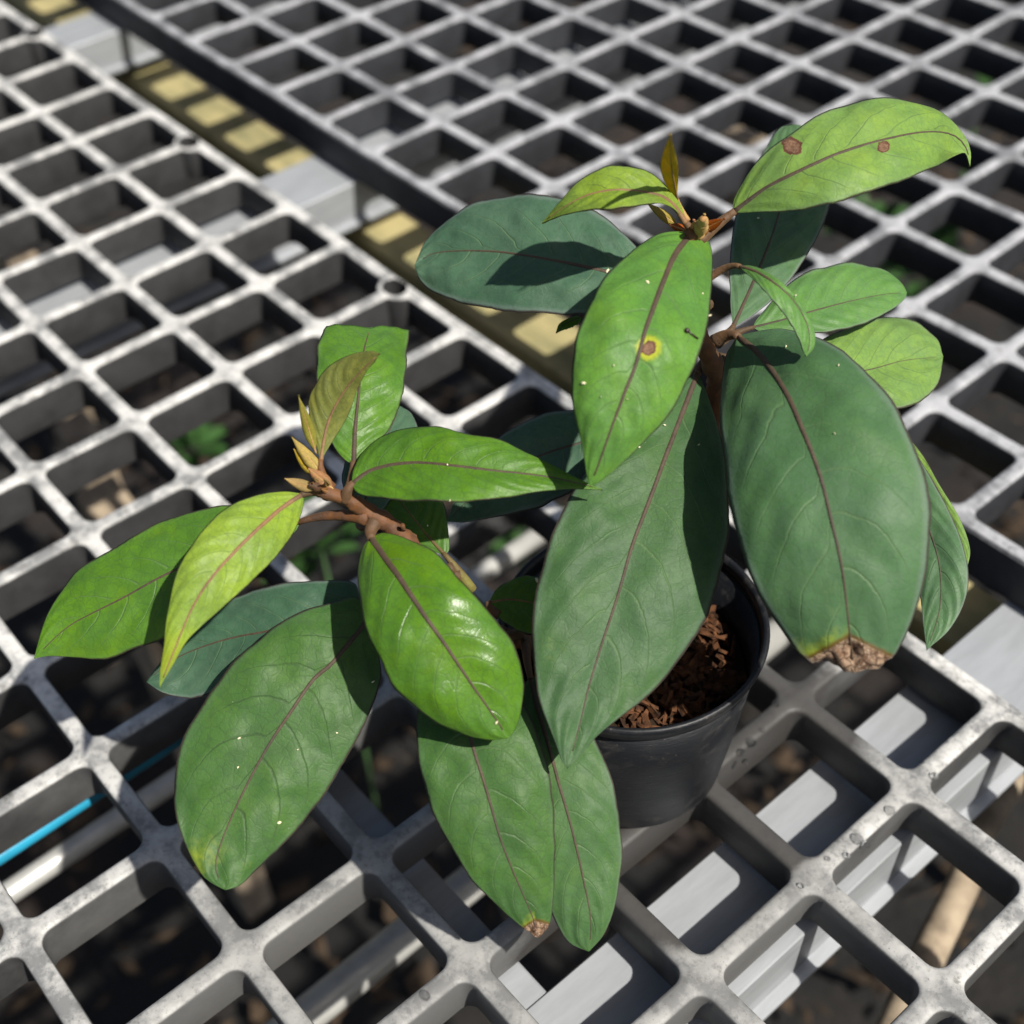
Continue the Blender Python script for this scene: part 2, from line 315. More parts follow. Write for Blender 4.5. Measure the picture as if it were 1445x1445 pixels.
# ------------------------------------------------------------------ bench panels
HW, BEV = 0.071, 0.033                     # half bar width, edge rounding (grid units)
def hole_loop(cx, cy, inset, r, eye):      # 28 points round the opening of one cell
    pts = []; h = 0.5 - inset
    for ci, (sx, sy) in enumerate(((1, 1), (-1, 1), (-1, -1), (1, -1))):
        a0 = ci * math.pi / 2
        corner = (round(cx + sx * .5, 3), round(cy + sy * .5, 3))
        for k in range(7):
            if eye and corner in eye:
                R = 0.235 - (HW - inset) ; u0 = math.asin(min(1, inset / R)); th = a0 + math.pi + (math.pi/2 - u0) - (math.pi/2 - 2*u0) * k / 6
                pts.append((cx + sx*.5 + R * math.cos(th), cy + sy*.5 + R * math.sin(th)))
            else:
                th = a0 + k * math.pi / 12
                pts.append((cx + sx * (h - r) + r * math.cos(th), cy + sy * (h - r) + r * math.sin(th)))
    return pts
def lattice(name, u0, u1, v0, v1, mat, parent, depth, eye=None, jit=0.0):
    V, F = [], []
    for i in range(u1 - u0):
        for j in range(v1 - v0):
            cx, cy = u0 + i + .5, v0 + j + .5
            lo = []
            hl = hole_loop(cx, cy, HW, .092, eye)
            bd = []
            for (x, y) in hole_loop(cx, cy, HW, .092, None):
                dx, dy = x - cx, y - cy; s = .5 / max(abs(dx), abs(dy)); bd.append((cx + dx*s, cy + dy*s))
            def dz(x, y): return jit * (math.sin(1.9*x + .7*y) + math.sin(2.3*y - 1.1*x))
            lo.append([(x, y, dz(x, y)) for x, y in bd])
            lo.append([(x, y, dz(x, y) - .004) for x, y in hole_loop(cx, cy, HW - BEV, .125, eye)])
            lo.append([(x, y, dz(x, y) - .014) for x, y in hole_loop(cx, cy, HW - BEV * .3, .102, eye)])
            lo.append([(x, y, dz(x, y) - .038) for x, y in hl])
            lo.append([(x, y, -depth) for x, y in hole_loop(cx, cy, HW - .026, .085, eye)])
            lo.append([(x, y, -depth) for x, y in bd])
            b0 = len(V)
            for L in lo: V += [(x * U, y * U, z * U) for x, y, z in L]
            m_ = 28
            for l in range(5):
                for k in range(m_):
                    F.append((b0 + l*m_ + k, b0 + (l+1)*m_ + k, b0 + (l+1)*m_ + (k+1) % m_, b0 + l*m_ + (k+1) % m_))
    return V, F
def panel(label, du, dv, u0, u1, v0, v1, mat, eyes, rim_high, group='plastic bench panels'):
    p = thing('bench_panel', label, 'bench panel', (((u0 + u1) / 2 + du) * U, ((v0 + v1) / 2 + dv) * U, -.42 * U), group)
    e = {(float(a), float(b)) for a, b in eyes}
    V, F = lattice('lattice', u0, u1, v0, v1, mat, p, .40, e, 0.006)
    V = [(x + du * U, y + dv * U, z) for x, y, z in V]
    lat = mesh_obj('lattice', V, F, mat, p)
    bm = bmesh.new(); bm.from_mesh(lat.data); bmesh.ops.remove_doubles(bm, verts=bm.verts, dist=2e-5); bmesh.ops.bridge_loops(bm, edges=[e_ for e_ in bm.edges if e_.is_boundary]); bmesh.ops.recalc_face_normals(bm, faces=bm.faces); bm.to_mesh(lat.data); bm.free()
    # outer rim along the gap: profile swept in u
    vb = v1 if rim_high else v0; sg = 1 if rim_high else -1
    prof = [(0, .003), (HW - .045, .003), (HW - .016, -.008), (HW, -.035), (HW, -.455), (HW - .05, -.455), (HW - .05, -.43), (0, -.43)]
    us = np.arange(u0, u1 + 1e-6, 0.25); RV, RF = [], []
    for u in us:
        for (a, z) in prof: RV.append(((u + du) * U, (vb + sg * a + dv) * U, (z + .006 * (math.sin(1.9*u + .7*vb) + math.sin(2.3*vb - 1.1*u)) * (1 if z > -.1 else 0)) * U))
    m_ = len(prof)
    for i in range(len(us) - 1):
        for k in range(m_): RF.append((i*m_ + k, (i+1)*m_ + k, (i+1)*m_ + (k+1) % m_, i*m_ + (k+1) % m_))
    RF.append(tuple(range(m_))); RF.append(tuple((len(us)-1)*m_ + k for k in range(m_))[::-1])
    rim = mesh_obj('rim', RV, RF, mat, p, smooth=False)
    bm = bmesh.new(); bm.from_mesh(rim.data); bmesh.ops.recalc_face_normals(bm, faces=bm.faces); bm.to_mesh(rim.data); bm.free()
    return p, lat, rim
eyesA = [(-7, 3), (-3, 3), (1, 3), (5, 3), (9, 3)]
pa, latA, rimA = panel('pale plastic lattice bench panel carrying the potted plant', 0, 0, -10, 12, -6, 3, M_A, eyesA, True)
pb, latB, rimB = panel('greyer plastic lattice bench panel beyond the gap with the mossy beam', .68, .32, -13, 12, 4, 15, M_B, [], False)
# bolt holes through the pale panel's rim
cv, cf = [], []
for (a, b) in eyesA:
    o0 = len(cv)
    for z in (-.6, .1):
        for k in range(20): cv.append(((a + .15*math.cos(k*math.pi/10)) * U, (b - .07 + .12*math.sin(k*math.pi/10)) * U, z * U))
    for k in range(20): cf.append((o0 + k, o0 + (k+1) % 20, o0 + 20 + (k+1) % 20, o0 + 20 + k))
    cf.append(tuple(o0 + k for k in range(20))[::-1]); cf.append(tuple(o0 + 20 + k for k in range(20)))
def cut(o, cutters):
    c = mesh_obj('cut', cv, cf, smooth=False)
    md = o.modifiers.new('holes', 'BOOLEAN'); md.object = c; md.operation = 'DIFFERENCE'; md.solver = 'EXACT'
    dg = bpy.context.evaluated_depsgraph_get(); me = bpy.data.meshes.new_from_object(o.evaluated_get(dg))
    o.modifiers.clear(); old = o.data; o.data = me; bpy.data.meshes.remove(old)
    cm = c.data; bpy.data.objects.remove(c); bpy.data.meshes.remove(cm)
cut(latA, None); cut(rimA, None)
for o_ in (latA, latB): 
    me = o_.data; me.polygons.foreach_set('use_smooth', [True] * len(me.polygons))
    try: me.set_sharp_from_angle(angle=math.radians(50))
    except Exception: pass

# ------------------------------------------------------------------ supports under the bench
def rail(u0, u1, label):
    o = thing('support_rail', label, 'rail', ((u0+u1)/2*U, 4*U, -1.05*U), 'aluminium rails under the bench')
    prof = [(u0, -.475)]
    prof += [(u1, -.475), (u1+.012, -.49), (u1+.012, -.95), (u1+.10, -.96), (u1+.10, -1.0), (u0-.10, -1.0), (u0-.10, -.96), (u0-.012, -.95), (u0-.012, -.49)]
    V, F = [], []; m_ = len(prof)
    for v in (-7, 0, 8, 16.5):
        V += [(x*U, v*U, z*U) for x, z in prof]
    for i in range(3):
        for k in range(m_): F.append((i*m_+k, i*m_+(k+1) % m_, (i+1)*m_+(k+1) % m_, (i+1)*m_+k))
    F.append(tuple(range(m_))[::-1]); F.append(tuple(3*m_+k for k in range(m_)))
    mesh_obj('rail_profile', V, F, M_ALU, o, smooth=False)
    return o
rail(-2.42, -1.60, 'aluminium support rail crossing the gap next to the yellow lit beam')
rail(7.30, 8.10, 'wide aluminium support rail under the bench beside the pot')
rail(-8.1, -7.3, 'aluminium support rail at the far end of the yellow lit beam')
bv, bf = box_geo((-13*U, 4.17*U, -1.95*U), (12*U, 4.88*U, -1.2*U))
bo = mesh_obj('timber_beam', bv, bf, M_BEAM, smooth=False); bevel(bo, .002)
tag(bo, 'yellow mossy timber beam lit in patches below the gap between panels', 'beam')
sv, sf = box_geo((3.5*U, -.90*U, -.62*U), (12*U, -.62*U, -.50*U))
so_ = mesh_obj('metal_strip', sv, sf, M_ALU, smooth=False); bevel(so_, .001)
tag(so_, 'flat grey metal strip running just under the bench bars', 'strip')
def rod(name, a, b_, r, mat, label, cat, group=None, ext=(0, 0), taper=1.0, seg=16, wob=0.0):
    a, b_ = np.array(a), np.array(b_); d = b_ - a; a = a - d*ext[0]; b_ = b_ + d*ext[1]
    pts = [a + (b_-a)*s + (rng.normal(0, wob, 3) if wob else 0) for s in np.linspace(0, 1, 9)]
    V, F = tube_geo(pts, np.linspace(r, r*taper, 9), seg)
    o = mesh_obj(name, V, F, mat); tag(o, label, cat, group); return o
rod('pipe', at(8, 1263, -.13), at(242, 1105, -.13), .0052, M_PIPE, 'thin zinc pipe under the bench below the blue stake', 'pipe', 'pipes under the bench', (3, 3))
rod('pipe', at(480, 1394, -.12), at(666, 1243, -.12), .0075, M_PIPE, 'thicker pale zinc pipe under the bench beneath the lowest leaf tips', 'pipe', 'pipes under the bench', (3, 3))
rod('garden_stake', at(-40, 1232, -.034), at(134, 1117, -.034), .0036, M_HOSE, 'blue plastic garden stake lying under the bench bars', 'stake', None, (0, .75))
rod('wooden_stick', at(1300, 1372, -.16), at(1418, 1118, -.16), .0085, M_STICK, 'weathered pale wooden stick under the bench by the wide rail', 'stick', None, (.8, .25), .75, 12, .0012)
for (x, y, z, s) in ((108, 603, -.2, .016), (150, 700, -.2, .017), (20, 352, -.2, .016), (1052, 101, -.2, .022), (1040, 186, -.2, .018)):
    c = at(x, y, z); V, F = box_geo((c[0]-s, c[1]-s*.8, GZ-.02), (c[0]+s, c[1]+s*.8, c[2]))
    V = [(a + random.uniform(-.1, .1)*s, b_ + random.uniform(-.1, .1)*s, d + random.uniform(-.1, .1)*s) for a, b_, d in V]
    o = mesh_obj('wooden_post', V, F, M_STICK, smooth=False); bevel(o, .002)
    lab = {108: 'pale wooden post end seen through the bench left of the bronze leaf', 150: 'pale wooden post end under the bench beside the left leaf pair', 20: 'pale wooden post end under the bench far from the pot',
           1052: 'pale wooden post end under the grey panel, farther one of two', 1040: 'pale wooden post end under the grey panel above the yellow shoot'}[x]
    tag(o, lab, 'post', 'posts standing under the bench')
# weeds on the ground
def weed(x, y, z, r, label):
    c = at(x, y, z); V, F = [], []
    for i in range(26):
        th = random.uniform(0, 6.28); el = random.uniform(.1, 1.3); L = r * random.uniform(.5, 1.1); wd = L * random.uniform(.16, .26)
        d = np.array([math.cos(th)*math.cos(el), math.sin(th)*math.cos(el), math.sin(el)]); sd = np.cross(d, [0, 0, 1]); sd /= np.linalg.norm(sd) + 1e-9
        b0 = len(V); o_ = c + d * r * random.uniform(0, .5)
        V += [o_, o_ + d*L*.35 + sd*wd, o_ + d*L*.75 + sd*wd*.8 - [0, 0, L*.05], o_ + d*L - [0, 0, L*.2], o_ + d*L*.75 - sd*wd*.8 - [0, 0, L*.05], o_ + d*L*.35 - sd*wd]
        F += [(b0, b0+1, b0+2, b0+3), (b0, b0+3, b0+4, b0+5)]
    st = thing('weed', label, 'weed', (c[0], c[1], GZ), 'weeds growing under the bench')
    f = mesh_obj('foliage', V, F, M_WEED, st)
    V2, F2 = tube_geo([(c[0], c[1], GZ - .01), (c[0]+.004, c[1], (GZ + c[2])/2), c], [.003, .002, .0012], 7); mesh_obj('stalk', V2, F2, M_WEED, st)
for (x, y, r, lab) in ((275, 635, .03, 'green weed under the bench beside the young bronze leaf'), (455, 780, .045, 'green weed under the bench below the left branch'), (735, 750, .03, 'green weed under the bench behind the pot rim'),
                       (1300, 395, .05, 'green weed under the grey panel beyond the light green leaves'), (1230, 330, .04, 'green weed under the grey panel below the spotted leaf'), (1390, 100, .035, 'green weed under the grey panel far behind the spotted leaf')):
    weed(x, y, -.28, r, lab)

# ------------------------------------------------------------------ pot
PC = np.array([*at(887, 1062, 0)[:2], 0.0])
PH, PR, PB = .0695, .0418, .0315
pot = thing('plant_pot', 'black plastic nursery pot standing on the pale bench panel', 'pot', PC)
def lathe(prof, seg=96):
    V, F = [], []
    for r, z in prof:
        for k in range(seg): V.append((PC[0] + r*math.cos(2*math.pi*k/seg), PC[1] + r*math.sin(2*math.pi*k/seg), z))
    m_ = len(prof)
    for i in range(m_ - 1):
        for k in range(seg): F.append((i*seg+k, i*seg+(k+1) % seg, (i+1)*seg+(k+1) % seg, (i+1)*seg+k))
    return V, F
rr = lambda z: PB + (PR - .0014 - PB) * z / PH
V, F = lathe([(.001, .0012), (PB-.004, .0008), (PB-.001, .0012), (PB, .003), (rr(.02), .02), (rr(.04), .04), (rr(.0640), .0640), (rr(.0640)-.0012, .0640), (rr(.03)-.0012, .03), (PB-.0015, .004), (.001, .003)])
mesh_obj('pot_wall', V, F, M_POT, pot)
V, F = lathe([(PR-.0022, PH-.0054), (PR-.0012, PH-.0054), (PR-.0004, PH-.0028), (PR, PH-.0012), (PR-.0004, PH-.0002), (PR-.0011, PH), (PR-.0019, PH-.0004), (PR-.0024, PH-.002), (PR-.0022, PH-.0054)])
mesh_obj('pot_rim', V, F, M_POT, pot)
# potting mix
V, F = [], []; SH = .049; k_ = 36
V.append((PC[0], PC[1], SH))
for i in range(1, 13):
    for k in range(k_):
        r = (rr(SH) - .0022) * i / 12; th = 2*math.pi*k/k_
        V.append((PC[0]+r*math.cos(th), PC[1]+r*math.sin(th), SH + (random.uniform(-.002, .002) if i < 12 else 0)))
for k in range(k_): F.append((0, 1+k, 1+(k+1) % k_))
for i in range(11):
    for k in range(k_): F.append((1+i*k_+k, 1+(i+1)*k_+k, 1+(i+1)*k_+(k+1) % k_, 1+i*k_+(k+1) % k_))
mesh_soil = mesh_obj('potting_mix', V, F, M_SOIL); mesh_soil['kind'] = 'stuff'; tag(mesh_soil, 'reddish brown bark potting mix filling the black pot', 'potting mix')
V, F = [], []
for i in range(620):
    r = (rr(SH) - .005) * math.sqrt(random.random()); th = random.uniform(0, 6.28); c = Vector((PC[0]+r*math.cos(th), PC[1]+r*math.sin(th), SH + random.uniform(-.0005, .0035)))
    L = random.uniform(.0018, .010); wd = random.uniform(.0008, .0034); tk = random.uniform(.0005, .0014)
    rot = Matrix.Rotation(random.uniform(0, 6.28), 3, 'Z') @ Matrix.Rotation(random.gauss(0, .45), 3, 'Y') @ Matrix.Rotation(random.uniform(0, 3), 3, 'X')
    bv, bf = box_geo((-L/2, -wd/2, -tk/2), (L/2, wd/2, tk/2)); b0 = len(V)
    for v in bv:
        v = Vector(v) * random.uniform(.75, 1.2); v.z += .12 * L * (1 - (2*v.x/L)**2); V.append(c + rot @ v)
    F += [tuple(a + b0 for a in f) for f in bf]
bk = mesh_obj('bark_chips', V, F, M_BARK, mesh_soil, smooth=False); bk['kind'] = 'stuff'

# ------------------------------------------------------------------ plant
plant = thing('potted_plant', 'leafy two-branched evergreen shrub growing in the black pot', 'plant', (PC[0], PC[1], SH))
GL = (0.046, 0.122, 0.037); GD = (0.031, 0.083, 0.050); GM = (0.088, 0.225, 0.036); BR = (0.070, 0.180, 0.018); LG = (0.175, 0.315, 0.06)
YG = (0.21, 0.33, 0.05); BZ = (0.20, 0.225, 0.055); YO = (0.55, 0.46, 0.02); GG = (0.043, 0.112, 0.023); GP = (0.037, 0.096, 0.027)
STAT = []; LEAVES = []
def leaf(mid, left, right, hs, rolls, col, att=None, bloom=.3, gloss=.3, thin=.2, veinc=.6, nv=8, cup=.10, blunt=False, spots=(), dead=None, chl=(), label=None,
         ribr=.00105, rib=None, pr=.0013, fold=0.0, name='leaf', pmat=None, quilt=.00020):
    n, S = 72, 15
    mid = np.array(mid, float); tn = np.r_[0, np.cumsum(np.linalg.norm(np.diff(mid, axis=0), axis=1))]; tn /= tn[-1]
    hh = np.interp(tn, np.linspace(0, 1, len(hs)), hs) / 100.0
    M2 = catmull(np.c_[mid, hh], n)
    P = np.array([at(x, y, h) for x, y, h in M2])
    P[1:-1] = (P[:-2] + 2*P[1:-1] + P[2:]) / 4; P[1:-1] = (P[:-2] + 2*P[1:-1] + P[2:]) / 4
    T = np.gradient(P, axis=0); T /= np.linalg.norm(T, axis=1)[:, None]
    for _ in range(4): T[1:-1] = (T[:-2] + 2*T[1:-1] + T[2:]) / 4
    T /= np.linalg.norm(T, axis=1)[:, None]
    sides = []; nrm = []
    for side, (ol, roll) in enumerate(((left, rolls[0]), (right, rolls[1]))):
        pl = [tuple(mid[0])] + list(ol) + ([] if blunt else [tuple(mid[-1])])
        E2 = catmull(np.array(pl, float), n); E = np.zeros((n, 3)); nn = np.zeros((n, 3)); rl = math.radians(roll)
        for i in range(n):
            d = P[i] - CAM; dist = np.linalg.norm(d); d /= dist
            w0 = np.cross(T[i], d); w0 /= np.linalg.norm(w0)
            e0 = CAM + ray(*E2[i]) * dist - P[i]
            j = min(max(i, 6), n - 7)
            ej = CAM + ray(*E2[j]) * dist - P[j]
            if np.dot(w0, ej) < 0: w0 = -w0
            b = np.cross(T[i], w0); 
            if np.dot(b, d) < 0: b = -b
            wv = w0 * math.cos(rl) + b * math.sin(rl); pn = np.cross(T[i], wv); pn /= np.linalg.norm(pn)
            r_ = ray(*E2[i]); den = np.dot(r_, pn)
            if abs(den) < .12: den = math.copysign(.12, den)
            s = np.dot(P[i] - CAM, pn) / den; E[i] = CAM + r_ * s
            if np.dot(pn, d) > 0: pn = -pn
            nn[i] = pn
        for _ in range(3):
            dep = np.array([np.linalg.norm(e - CAM) for e in E]); ds = dep.copy(); ds[1:-1] = (dep[:-2] + 2*dep[1:-1] + dep[2:]) / 4
            E = np.array([CAM + ray(*E2[i]) * ds[i] for i in range(n)])
        sides.append(E); nrm.append(nn)
    hwl = np.linalg.norm(sides[0] - P, axis=1); hwr = np.linalg.norm(sides[1] - P, axis=1)
    length = np.sum(np.linalg.norm(np.diff(P, axis=0), axis=1)); STAT.append((name, label or '', tuple(mid[0]), round(length*100, 1), round((hwl.max() + hwr.max())*100, 1)))
    nm = nrm[0] + nrm[1]; nm /= np.linalg.norm(nm, axis=1)[:, None]
    for _ in range(3): nm[1:-1] = (nm[:-2] + 2*nm[1:-1] + nm[2:]) / 4
    nm /= np.linalg.norm(nm, axis=1)[:, None]
    W = 2 * S + 1; V = np.zeros((n, W, 3)); As = np.zeros((n, W)); At = np.zeros((n, W)); Aq = np.zeros((n, W)); px = np.zeros((n, W, 2))
    ph = rng.uniform(0, 6, 6)
    for i in range(n):
        t = i / (n - 1)
        for j in range(W):
            sj = (j - S) / S; a = abs(sj); sd = 0 if sj < 0 else 1; E = sides[sd]; hw = (hwl, hwr)[sd][i]; nn = nrm[sd][i]
            a2 = a ** .9
            q = nv * (t - .26 * a ** 1.4) + (.5 if sd else 0.0) + .12 * math.sin(ph[0] + 9 * t)
            off = hw * cup * (math.sin(math.pi * a) * .75 - .0) + hw * .02 * math.sin(ph[1] + 7*t + (2 if sd else 0)) * a * (1 - a) * 4
            off += quilt * (math.cos(2*math.pi*(q)) * -1) * (a * (1 - a) * 4) ** .6 * min(1, hw / .008)
            nb = nm[i] * (1 - a) + nn * a
            wob = 1 + .022 * a * mnoise.noise(Vector((t * 13 + ph[3] * 9, sd * 5.0, ph[4]))) + .010 * a * mnoise.noise(Vector((t * 41 + ph[3] * 9, sd * 5.0, ph[5])))
            V[i, j] = P[i] + (E[i] - P[i]) * a2 * wob + nb * off
            if a > .85 and 2 < i < n - 3: V[i, j] += nb * min(.0004, hw * .025) * math.sin(ph[2] + 31*t + 2*sd) * (a - .85) / .15
            As[i, j] = sj; At[i, j] = t; Aq[i, j] = q
    AA = np.abs(As)
    for i in range(n):
        for j in range(W):
            a = AA[i, j]
            if a < 1: V[i, j] += nm[i] * (.0015 * mnoise.noise(Vector(V[i, j] * 85)) + .0006 * mnoise.noise(Vector(V[i, j] * 230))) * min(1, (a * (1 - a) * 4)) * min(1, max(hwl[i], hwr[i]) / .012) * (1 - .6 * gloss)
    if dead is not None:
        (xa, ya), (xb, yb), (xc, yc), sc = dead; xs, ys = zip(*sorted(((xa, ya), (xb, yb), (xc, yc))))
        for i in range(n):
            for j in range(W):
                g = RC @ (V[i, j] - CAM); gx, gy = g[:2] / g[2] * FPX + 722.5
                dd_ = min(1, max(0, (gy - np.interp(gx, xs, ys)) / 12))
                if dd_ > 0: V[i, j] += dd_ * (nm[i] * (.0030 * mnoise.noise(Vector(V[i, j] * 170)) + .0013 * mnoise.noise(Vector(V[i, j] * 620))) + T[i] * .0014 * mnoise.noise(Vector(V[i, j] * 420 + 7)))
    mesh_v = V.reshape(-1, 3); F = []
    for i in range(n - 1):
        for j in range(W - 1): F.append((i*W + j, i*W + j + 1, (i+1)*W + j + 1, (i+1)*W + j))
    c_ = mesh_v.mean(0); f0 = F[(n//2)*(W-1) + S]; fn = np.cross(mesh_v[f0[1]] - mesh_v[f0[0]], mesh_v[f0[3]] - mesh_v[f0[0]])
    if np.dot(fn, CAM - c_) < 0: F = [f[::-1] for f in F]
    o = mesh_obj(name, mesh_v, F, M_LEAF, plant)
    LEAVES.append(o)
    q_ = (mesh_v - CAM) @ RC.T; pix = q_[:, :2] / q_[:, 2:] * FPX + 722.5
    me = o.data
    def fa(nm_, arr):
        at_ = me.attributes.new(nm_, 'FLOAT', 'POINT'); at_.data.foreach_set('value', np.asarray(arr, np.float32).ravel())
    fa('s', As); fa('q', Aq)
    spd = np.full(len(mesh_v), 9.0); ch = np.zeros(len(mesh_v)); dd = np.zeros(len(mesh_v))
    for (x, y, r, halo) in spots:
        dpx = np.hypot(pix[:, 0] - x, pix[:, 1] - y) / r; spd = np.minimum(spd, dpx)
    for (x, y, r, a) in chl: ch = np.maximum(ch, a * np.clip(1.2 - np.hypot(pix[:, 0] - x, pix[:, 1] - y) / r, 0, 1))
    if dead is not None:                       # dead tip: distance past a polyline in the photograph (signed, along the blade)
        (xa, ya), (xb, yb), (xc, yc), sc = dead
        bound = np.interp(pix[:, 0], sorted((xa, xb, xc)), [y for _, y in sorted(((xa, ya), (xb, yb), (xc, yc)))])
        dd = np.clip(1 + (pix[:, 1] - bound) / sc, 0, 3)
        ch = np.maximum(ch, np.clip(1 - (bound - pix[:, 1]) / (sc * 1.25), 0, 1) * np.where(pix[:, 0] < xb, 1.0, .62))
    fa('spot', spd); fa('chlor', ch); fa('dead', dd)
    o.color = (*col, 1); o['bloom'] = float(bloom); o['gloss'] = float(gloss); o['thin'] = float(thin); o['veinc'] = float(veinc); o['halo'] = float(any(q_[3] for q_ in spots))
    sm = o.modifiers.new('thick', 'SOLIDIFY'); sm.thickness = .00045; sm.offset = -1
    if label: o['label'] = label
    # midrib on the upper face
    m_ = np.arange(0, int(n * .97), 2); rad = .86 * ribr * (1 - .8 * np.linspace(0, 1, len(m_)) ** .8)
    off = nm[m_] * (-.45 * rad)[:, None]
    cv_, cf_ = tube_geo(V[m_, S] + off, rad, 8, up=nm[m_])
    mesh_obj('midrib', cv_, cf_, rib or M_RIB, o)
    if att is not None:
        A = at(att[0], att[1], att[2] / 100); B = P[0]; tb = T[0]; L = np.linalg.norm(B - A)
        pts = [(1-s)**2 * A + 2*s*(1-s) * (B - tb * L * .45) + s*s * (B + tb*.0008) for s in np.linspace(0, 1, 9)]
        rad = np.linspace(pr * 1.25, ribr * .84, 9)
        pv, pf = tube_geo(pts, rad, 10); mesh_obj('petiole', pv, pf, pmat or M_PET, o)
    return o
def stem(name, pts, rad, mat=M_STEM, nub=.22):
    P = np.array([at(x, y, h/100) if not isinstance(x, tuple) else x for x, y, h in pts]); Q = catmull(np.c_[P], 110) if len(P) > 2 else P
    r = np.interp(np.linspace(0, 1, len(Q)), np.linspace(0, 1, len(rad)), rad)
    r = r * (1 + nub * np.sin(np.linspace(0, 1, len(Q)) * 40) ** 10 + rng.normal(0, .02, len(Q)))
    V, F = tube_geo(Q, r, 14); Qr = np.repeat(Q, 14, axis=0); V = [q + (np.array(v) - q) * (1 + .30 * mnoise.noise(Vector(v) * 420) + .16 * mnoise.noise(Vector(v) * 1100)) for v, q in zip(V, Qr)]; return mesh_obj(name, V, F, mat, plant)
stem('stem', [(905, 905, 4.6), (955, 790, 7.2), (992, 640, 10.6), (1012, 545, 12.9), (992, 485, 14.5), (955, 410, 16.1), (968, 350, 17.2), (980, 325, 17.7)], [.0036, .0036, .0035, .0034, .0032, .0026, .0022, .0016])
stem('branch', [(880, 915, 4.6), (800, 920, 5.8), (735, 905, 7.0), (680, 880, 8.2), (620, 815, 10.2), (560, 750, 11.8), (505, 712, 12.7), (470, 698, 13.1), (452, 690, 13.3)], [.0026, .0026, .0026, .0024, .0025, .0026, .0026, .0023, .0016])

# right shoot
leaf([(1034,300),(1082,265),(1137,237),(1187,215),(1247,197),(1307,186),(1345,190),(1363,207),(1369,235)],
     [(1036,280),(1062,235),(1112,190),(1172,155),(1237,139),(1297,145),(1337,165),(1362,192),(1370,215)],
     [(1060,300),(1122,297),(1172,287),(1222,272),(1272,255),(1322,235),(1350,219),(1362,216)], [17.7,18.6,19.2,19.2,18.8,17.6], (38,-30), LG, (985,340,17.3),
     bloom=.22, gloss=.25, thin=.6, spots=[(1117,206,14,False),(1247,207,9,False)], label='light green leaf with two round brown spots and a hooked tip', ribr=.0012, pr=.0016, nv=7)
leaf([(1034,462),(1060,405),(1085,345),(1100,298),(1112,240),(1118,176)], [(1030,420),(1031,350),(1040,298),(1063,245),(1085,200),(1102,180)],
     [(1070,440),(1112,400),(1142,355),(1165,310),(1173,285),(1172,235),(1152,190),(1132,177)], [14.6,15.0,15.4,15.6,15.8], (8,8), GG, (1012,480,14.4), bloom=.62, gloss=.2, ribr=.0009)
leaf([(1062,462),(1110,450),(1150,438),(1200,425),(1250,415),(1280,413)], [(1068,450),(1092,422),(1122,393),(1162,376),(1202,371),(1245,380),(1272,398)],
     [(1075,468),(1120,470),(1170,468),(1220,456),(1255,439),(1276,423)], [14.2,14.3,14.1,13.6], (35,-30), GM, (1012,485,14.2), bloom=.4, ribr=.0006, veinc=.8)
leaf([(1090,520),(1150,532),(1225,522),(1275,509),(1331,503)], [(1130,495),(1180,470),(1230,450),(1265,447),(1300,458),(1322,478)],
     [(1130,545),(1180,556),(1225,566),(1268,577),(1300,566),(1324,540)], [12.8,12.9,12.5,12.0], (35,-32), LG, (1015,505,13.6), bloom=.3, ribr=.0006, thin=.5)
leaf([(1040,474),(1072,500),(1107,550),(1132,605),(1157,670),(1172,730),(1187,795),(1195,855),(1200,903),(1206,953)],
     [(1024,505),(1017,550),(1018,620),(1027,695),(1047,780),(1077,850),(1112,900),(1142,934),(1165,937),(1185,944)],
     [(1072,466),(1102,463),(1147,475),(1197,500),(1247,550),(1287,620),(1310,695),(1314,745),(1305,820),(1282,890),(1260,930),(1240,938),(1220,948)],
     [14.8,15.3,15.2,14.6,13.7,12.4,11.0], (12,14), GL, (1008,482,14.3), bloom=.42, gloss=.22, dead=((1142,930),(1199,899),(1260,929),40), chl=[(1128,880,50,.45),(1190,850,120,.40)],
     label='large blue-green leaf with a withered brown tip', ribr=.0013, nv=7, cup=.13, pr=.0017)
leaf([(985,525),(962,585),(937,650),(917,705),(892,770),(872,840),(852,900),(832,965),(815,1035),(801,1084)],
     [(955,545),(910,580),(860,625),(822,670),(797,715),(772,775),(755,845),(750,900),(755,960),(764,998),(782,1045),(795,1078)],
     [(996,550),(1012,595),(1027,670),(1028,730),(1022,790),(1002,860),(967,920),(922,975),(872,1015),(837,1045),(815,1070)],
     [13.4,12.8,11.9,10.8,9.6,8.6], (-6,10), GP, (1006,500,13.8), bloom=.2, gloss=.2, label='large pointed blue-green leaf hanging over the pot', ribr=.0013, nv=9, pr=.0016, cup=.10, chl=[(775,940,80,.5)])
leaf([(975,331),(955,355),(940,387),(926,424),(911,465),(897,515),(881,555),(857,620),(843,660),(832,686)],
     [(958,326),(929,331),(897,349),(865,378),(839,413),(821,451),(810,491),(807,535),(809,580),(820,625),(827,665)],
     [(988,331),(1002,346),(1007,369),(1003,416),(995,474),(967,545),(937,595),(892,640),(862,668),(843,682)],
     [17.5,17.9,17.6,16.8,15.8,14.6], (10,16), GM, (983,330,17.5), bloom=.08, gloss=.35, thin=.4, spots=[(915,491,11,True)], label='mid green leaf with a yellow-ringed brown spot',
     ribr=.0014, nv=8, cup=.14, pr=.0018)
